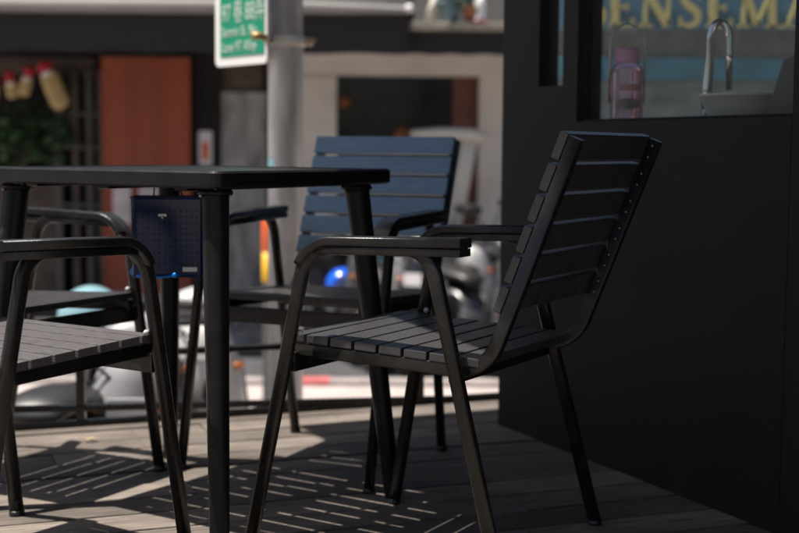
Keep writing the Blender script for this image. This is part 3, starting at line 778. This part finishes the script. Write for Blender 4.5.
# hanging yellow gourds with red caps in the left shop
for i, (px, py, ln, tl, lab) in enumerate(((54, 80, .36, -.40, 'largest and rightmost'), (36, 85, .19, .25, 'second from the right'), (18, 90, .16, -.15, 'third from the right'), (2, 94, .20, .2, 'leftmost'))):
    p = at(px-8, py-10, FY-.05)
    e = empty('hanging_pouch', p, 0, 'yellow hanging pouch with a red top in the left shop, ' + lab, 'pouch', 'yellow pouches hung in a row in the left shop')
    e.rotation_euler = (0, tl, 0)
    kr = 1. if i == 0 else .62
    b = MB(); b.lathe([(0, -ln), (.05*kr, -ln*.98), (.082*kr, -ln*.85), (.085*kr, -ln*.45), (.075*kr, -ln*.12), (.03*kr, 0)], 9, Matrix.Diagonal((1, .5, 1, 1)), smooth=False); b.build('pouch', M['yellow'], e)
    b = MB(); b.lathe([(.045*kr, -.055), (.06*kr, -.02), (.045*kr, -.0195)], 14, close=True); b.build('collar', M['white'], e)
    b = MB(); b.lathe([(.05*kr, -.019), (.075*kr, .02), (.07*kr, .05), (.03*kr, .08), (0, .085)], 8, smooth=False); b.build('cap', M['redcap'], e)
# leafy shop plant
def bush(px, py, Y, r, n, label):
    p = at(px, py, Y); e = empty('leafy_plant', (p.x, p.y, p.z-r), 0, label, 'plant')
    b = MB()
    for i in range(n):
        d = Vector((random.gauss(0, 1), random.gauss(0, 1), random.gauss(0, .8))).normalized()*(random.random()**.5)*r
        d.x *= 1.6
        s1 = Vector((random.gauss(0, 1), random.gauss(0, 1), random.gauss(0, 1))).normalized()*.055; s2 = s1.cross(Vector((random.random(), .3, .5))).normalized()*.03
        c_ = Vector((0, 0, r))+d; b.add([c_-s1, c_-s2, c_+s1, c_+s2], [(0, 1, 2, 3)])
    b.build('foliage', M['leaf'], e)
    b = MB(); 
    for k_ in range(5): b.sweep([(0, 0, -.1), (random.uniform(-.15, .15), random.uniform(-.1, .1), r), (random.uniform(-.4, .4), random.uniform(-.1, .1), r*1.6)], ell(.008, .008, 6))
    b.build('stem', M['brown'], e)
    return e
bush(22, 138, FY+.2, .30, 420, 'dark green leafy plant under the yellow pouches in the left shop')

# cream trestle in front of the doorway
p = at(455, 230, 10.6)
e = empty('trestle', (p.x, p.y, STREET_Z), 0, 'cream painted trestle with a slanting leg in front of the beige doorway', 'trestle')
lc = lambda x, y: at(x, y, 10.6) - e.location
b = MB(); b.sweep([lc(411, 134), lc(440, 133), lc(470, 135), lc(486, 139)], ell(1, 1, 14), (0, 1, 0), [.03, .045, .055, .06]); b.build('top_rail', M['cream'], e)
for dy in (0, .4):
    v_ = Vector((0, dy, 0))
    b = MB(); b.sweep([lc(470, 141)+v_, lc(462, 185)+v_, lc(450, 245)+v_, lc(443, 338)+v_], rrect(.12, .05, .02, 3), (0, 1, 0)); b.build('leg', M['cream'], e)
b = MB(); b.sweep([lc(458, 205), lc(458, 205)+Vector((0, .4, 0))], ell(.03, .03, 12)); b.build('stretcher', M['cream'], e)
for px_, py_, r_, l_ in ((345, 102, .05, 'upper left corner'), (403, 134, .075, 'lower part, above the chair facing the camera')):  # orange balls added in place of lamp reflections in the glass
    q = at(px_, py_, FY-.03); le = empty('lamp_reflection', q, 0, 'dull orange ball added for a lamp reflection in the dark doorway window, ' + l_, 'lantern', 'added lamp reflections in the doorway window')
    b = MB(); b.lathe([(.02, -r_), (r_*.8, -r_*.6), (r_*1.1, 0), (r_*.8, r_*.6), (.02, r_)], 18); b.build('shade', M['lantern'], le)
    b = MB(); b.sweep([(0, 0, r_), (0, 0, ffz(76)+STREET_Z-q.z)], ell(.004, .004, 6)); b.build('cord', M['string'], le)

# ---------------------------------------------------------------- scooters
def scooter(x, y, yaw, body, label, trim='sc_dark', mirrors=True):
    r = empty('parked_scooter', (x, y, STREET_Z), yaw, label, 'scooter', 'scooters parked across the pavement')
    bm_ = M[body]
    def wheel(cx):
        w = empty_part = None
        b = MB(); m = Matrix.Translation((cx, 0, .22)) @ Matrix.Rotation(PI/2, 4, 'X')
        pr = [(.15, -.045), (.19, -.055), (.215, -.035), (.222, 0), (.215, .035), (.19, .055), (.15, .045)]
        b.lathe(pr, 28, m, close=True); t = b.build('wheel', M['tyre'], r)
        b = MB(); b.lathe([(.155, -.03), (.155, .03)], 24, m, close=True); b.lathe([(.035, -.05), (.035, .05)], 12, m)
        for k_ in range(5):
            a = 2*PI*k_/5; b.box(.03, .155, -.015, .015, -.02, .02, mtx=m @ Matrix.Rotation(a, 4, 'Z'))
        b.build('rim', M['sc_silver'], t)
    wheel(.62); wheel(-.60)
    # rear body
    b = MB(); st = [(-.88, .66, .02, .05), (-.84, .64, .075, .09), (-.65, .58, .14, .15), (-.4, .52, .16, .19), (-.15, .45, .155, .17), (.0, .36, .15, .10), (.02, .33, .14, .06)]
    vs = []; k = 18
    for (xx, zz_, wy, hz) in st: vs += [(xx, wy*math.cos(2*PI*j/k), zz_+hz*math.sin(2*PI*j/k)) for j in range(k)]
    fs = [(i*k+j, i*k+(j+1) % k, (i+1)*k+(j+1) % k, (i+1)*k+j) for i in range(len(st)-1) for j in range(k)]+[list(range(k)), list(range((len(st)-1)*k, len(st)*k))]
    b.add(vs, fs, True); b.build('rear_body', bm_, r)
    # seat
    b = MB(); st = [(-.86, .745, .09, .03), (-.75, .765, .13, .05), (-.5, .745, .145, .055), (-.3, .715, .14, .05), (-.12, .70, .11, .045), (-.04, .67, .06, .03)]
    vs = []
    for (xx, zz_, wy, hz) in st: vs += [(xx, wy*math.cos(2*PI*j/k), zz_+hz*math.sin(2*PI*j/k)) for j in range(k)]
    fs = [(i*k+j, i*k+(j+1) % k, (i+1)*k+(j+1) % k, (i+1)*k+j) for i in range(len(st)-1) for j in range(k)]+[list(range(k)), list(range((len(st)-1)*k, len(st)*k))]
    b.add(vs, fs, True); b.build('seat', M['seatvinyl'], r)
    b = MB(); b.box(-.08, .36, -.15, .15, .25, .31, bev=.02); b.build('floorboard', M[trim], r)
    # leg shield: lofted rings from floor up to headset
    b = MB(); st = [(.36, .27, .15, .05), (.43, .38, .165, .055), (.46, .52, .18, .06), (.46, .66, .17, .065), (.43, .80, .13, .07), (.40, .90, .10, .06)]
    vs = []
    for (xx, zz_, wy, dx) in st: vs += [(xx+dx*math.cos(2*PI*j/k)*(1 if math.cos(2*PI*j/k) > 0 else .5)+.06*(1-(math.sin(2*PI*j/k))**2), wy*math.sin(2*PI*j/k), zz_) for j in range(k)]
    fs = [(i*k+j, i*k+(j+1) % k, (i+1)*k+(j+1) % k, (i+1)*k+j) for i in range(len(st)-1) for j in range(k)]+[list(range(k)), list(range((len(st)-1)*k, len(st)*k))]
    b.add(vs, fs, True); b.build('front_shield', bm_, r)
    b = MB(); b.ball((.552, 0, .60), .10, (.35, .62, 1.5), 16); b.build('front_grille', M['tyre'], r)
    b = MB(); b.box(.585, .592, -.07, .07, .66, .75, bev=.002); b.build('number_plate', M['plate'], r)
    b = MB(); b.sweep([(.33, -.19, .33), (.40, -.20, .50), (.41, -.17, .70)], ell(.014, .014, 8)); b.build('shield_trim', M['tyre'], r)
    b = MB(); b.sweep([(.33, .19, .33), (.40, .20, .50), (.41, .17, .70)], ell(.014, .014, 8)); b.build('shield_trim', M['tyre'], r)
    b = MB(); b.sweep([(.33, -.27, .985), (.50, -.20, .93), (.53, -.05, .80), (.48, .02, .70)], ell(.006, .006, 6)); b.build('brake_cable', M['tyre'], r)
    b = MB(); b.sweep([(.80, 0, .36), (.72, 0, .455), (.60, 0, .47), (.48, 0, .42)], ell(1, 1, 14), (0, 1, 0), [.05, .075, .085, .07]); b.build('front_fender', bm_, r)
    for s in (1, -1):
        b = MB(); b.sweep([(.62, s*.075, .22), (.50, s*.075, .5)], ell(.016, .016, 8)); b.build('fork', M['sc_silver'], r)
    # headset
    b = MB(); b.ball((.40, 0, .96), .10, (.9, 1.35, .75), 18); h_ = b.build('headset', bm_, r)
    b = MB(); b.ball((.475, 0, .955), .062, (.5, 1.3, .8), 16); b.build('headlight', M['lamp'], r)
    b = MB(); b.sweep([(.30, -.34, .985), (.37, -.18, .99), (.38, .18, .99), (.30, .34, .985)], ell(.013, .013, 8)); b.sweep([(.29, -.36, .985), (.325, -.26, .987)], ell(.019, .019, 10)); b.sweep([(.29, .36, .985), (.325, .26, .987)], ell(.019, .019, 10)); b.build('handlebar', M['tyre'], r)
    for s in (1, -1):
        if mirrors:
          b = MB(); b.sweep([(.36, s*.17, 1.0), (.37, s*.22, 1.13), (.36, s*.26, 1.19)], ell(.006, .006, 8)); b.ball((.36, s*.28, 1.215), .055, (.3, 1.3, .8), 14); b.build('mirror', M['tyre'], r)
        b = MB(); b.ball((.535, s*.125, .70), .024, (.5, 1.3, .7), 12); b.build('indicator', M['orangelens'], r)
    b = MB(); b.ball((-.885, 0, .665), .06, (.4, 1.5, .6), 14); b.build('tail_light', M['redlens'], r)
    b = MB(); b.box(-.93, -.92, -.12, .12, .40, .52, bev=.003); b.sweep([(-.8, 0, .56), (-.925, 0, .5)], ell(.02, .03, 8)); b.build('number_plate', M['plate'], r)
    b = MB(); b.sweep([(-.30, -.14, .24), (-.5, -.17, .26), (-.85, -.175, .34)], ell(1, 1, 12), (0, 1, 0), [.025, .045, .05]); b.build('exhaust', M['sc_silver'], r)
    b = MB(); b.box(-.62, -.15, -.10, .10, .16, .36, bev=.03); b.build('engine', M['tyre'], r)
    return r
def helmet(p, m, label, yaw=0., tilt=0.):
    e = empty('helmet', p, yaw, label, 'helmet', 'helmets left on the parked scooters'); e.rotation_euler = (tilt, 0, yaw)
    b = MB(); b.ball((0, 0, 0), .125, (1.12, 1, 1.0), 24, lo=-.25, hi=PI/2); b.build('shell', M[m], e)
    b = MB(); b.lathe([(.118, -.045), (.130, -.030), (.128, -.015), (.116, -.02)], 24, Matrix.Diagonal((1.12, 1, 1, 1)), close=True); b.build('edge_trim', M['tyre'], e)
    b = MB(); b.sweep([(.10, -.09, .0), (.17, -.04, -.01), (.185, 0, -.012), (.17, .04, -.01), (.10, .09, 0)], ell(.006, .02, 8), (0, 0, 1)); b.build('peak', M[m], e)
    return e
DN = -PI/2
def X(px, Y): return at(px, 300, Y).x
scooter(X(116, 4.75), 5.22, DN+.1, 'sc_grey', 'pale grey scooter just beyond the railing, front towards the deck, left', mirrors=False)
scooter(X(32, 4.25), 5.14, PI/2-.03, 'sc_black', 'glossy black scooter at the left edge with its tail towards the deck', mirrors=False)
scooter(X(158, 5.6), 6.1, DN+.42, 'sc_white', 'white scooter behind the near table leg, front towards the deck', mirrors=False)
scooter(X(345, 9.9), 10.25, DN+.35, 'sc_dark', 'dark grey scooter under the bright blue helmet, behind the chair facing the camera')
scooter(X(398, 9.9), 10.3, DN+.1, 'sc_silver', 'silver grey scooter under the cyan helmet, behind the chair facing the camera')
scooter(X(448, 9.5), 9.95, DN-.45, 'sc_black', 'black scooter parked between the cyan helmet one and the kiosk')
scooter(X(484, 9.0), 9.55, DN+.5, 'sc_dark', 'dark grey scooter nearest the kiosk corner, partly hidden by it')
scooter(X(466, 10.3), 10.75, DN+.1, 'sc_white', 'white scooter parked in the back row near the kiosk corner')
helmet(at(344, 284, 10.0), 'h_blue', 'bright blue helmet on the dark grey scooter', .4)
helmet(at(381, 276, 10.0), 'h_cyan', 'cyan helmet glimpsed between the chair arm and table leg', .2)
hp = helmet(at(91, 318.5, 4.9), 'h_pale', 'pale blue helmet resting on the handlebar of the pale grey scooter', -1.4)

# loose tan stones by the kiosk corner on the pavement
b = MB()
for i in range(26):
    p = at(random.uniform(432, 500), random.uniform(404, 416), z=STREET_Z); s_ = random.uniform(.03, .08)
    bm = bmesh.new(); bmesh.ops.create_icosphere(bm, subdivisions=2, radius=s_)
    for v in bm.verts: v.co *= 1+random.uniform(-.15, .15); v.co.z *= .6
    bm.verts.index_update(); b.add([v.co+p+Vector((0, 0, s_*.3)) for v in bm.verts], [[v.index for v in f.verts] for f in bm.faces], True); bm.free()
o = b.build('loose_stones', M['stone']); tag(o, 'tan stones scattered on the pavement by the kiosk corner', 'stones', kind='stuff')

# ---------------------------------------------------------------- light, sky, camera
sun_to = Vector((-.35, -.06, 1)).normalized()
el = math.asin(sun_to.z); rot = math.atan2(sun_to.x, sun_to.y)
W = bpy.data.worlds.new('World'); S.world = W; W.use_nodes = True
nt = W.node_tree; bg = nt.nodes['Background']
sky = nt.nodes.new('ShaderNodeTexSky'); sky.sky_type = 'NISHITA'; sky.sun_disc = False; sky.sun_elevation = el; sky.sun_rotation = rot % (2*PI); sky.dust_density = 3.; sky.ozone_density = .7
nt.links.new(sky.outputs[0], bg.inputs[0]); bg.inputs[1].default_value = .056
sl = bpy.data.lights.new('sun', 'SUN'); sl.energy = 5.0; sl.angle = math.radians(.55); sl.color = (1, .94, .86)
so = bpy.data.objects.new('sun', sl); COL.objects.link(so); so.rotation_euler = (-sun_to).to_track_quat('-Z', 'Y').to_euler(); so.location = (-3, 0, 8)

cam = bpy.data.cameras.new('camera'); co = bpy.data.objects.new('camera', cam); COL.objects.link(co)
cam.sensor_width = 36; cam.lens = F_PX*36/799; cam.clip_start = .05; cam.clip_end = 600
c, s = math.cos(PITCH), math.sin(PITCH); cr, sr_ = math.cos(ROLL), math.sin(ROLL)
right = Vector((1, 0, 0)); fwd = Vector((0, c, -s)); down = Vector((0, -s, -c))
r2 = right*cr - down*sr_; d2 = right*sr_ + down*cr
R = Matrix((r2, -d2, -fwd)).transposed().to_4x4(); R.translation = (0, 0, CAM_H); co.matrix_world = R
cam.dof.use_dof = True; cam.dof.focus_distance = 2.42; cam.dof.aperture_fstop = 3.0; cam.dof.aperture_blades = 9
S.camera = co
S.view_settings.view_transform = 'Standard'; S.view_settings.look = 'None'; S.view_settings.exposure = .74; S.view_settings.gamma = 1; S.view_settings.use_curve_mapping = False
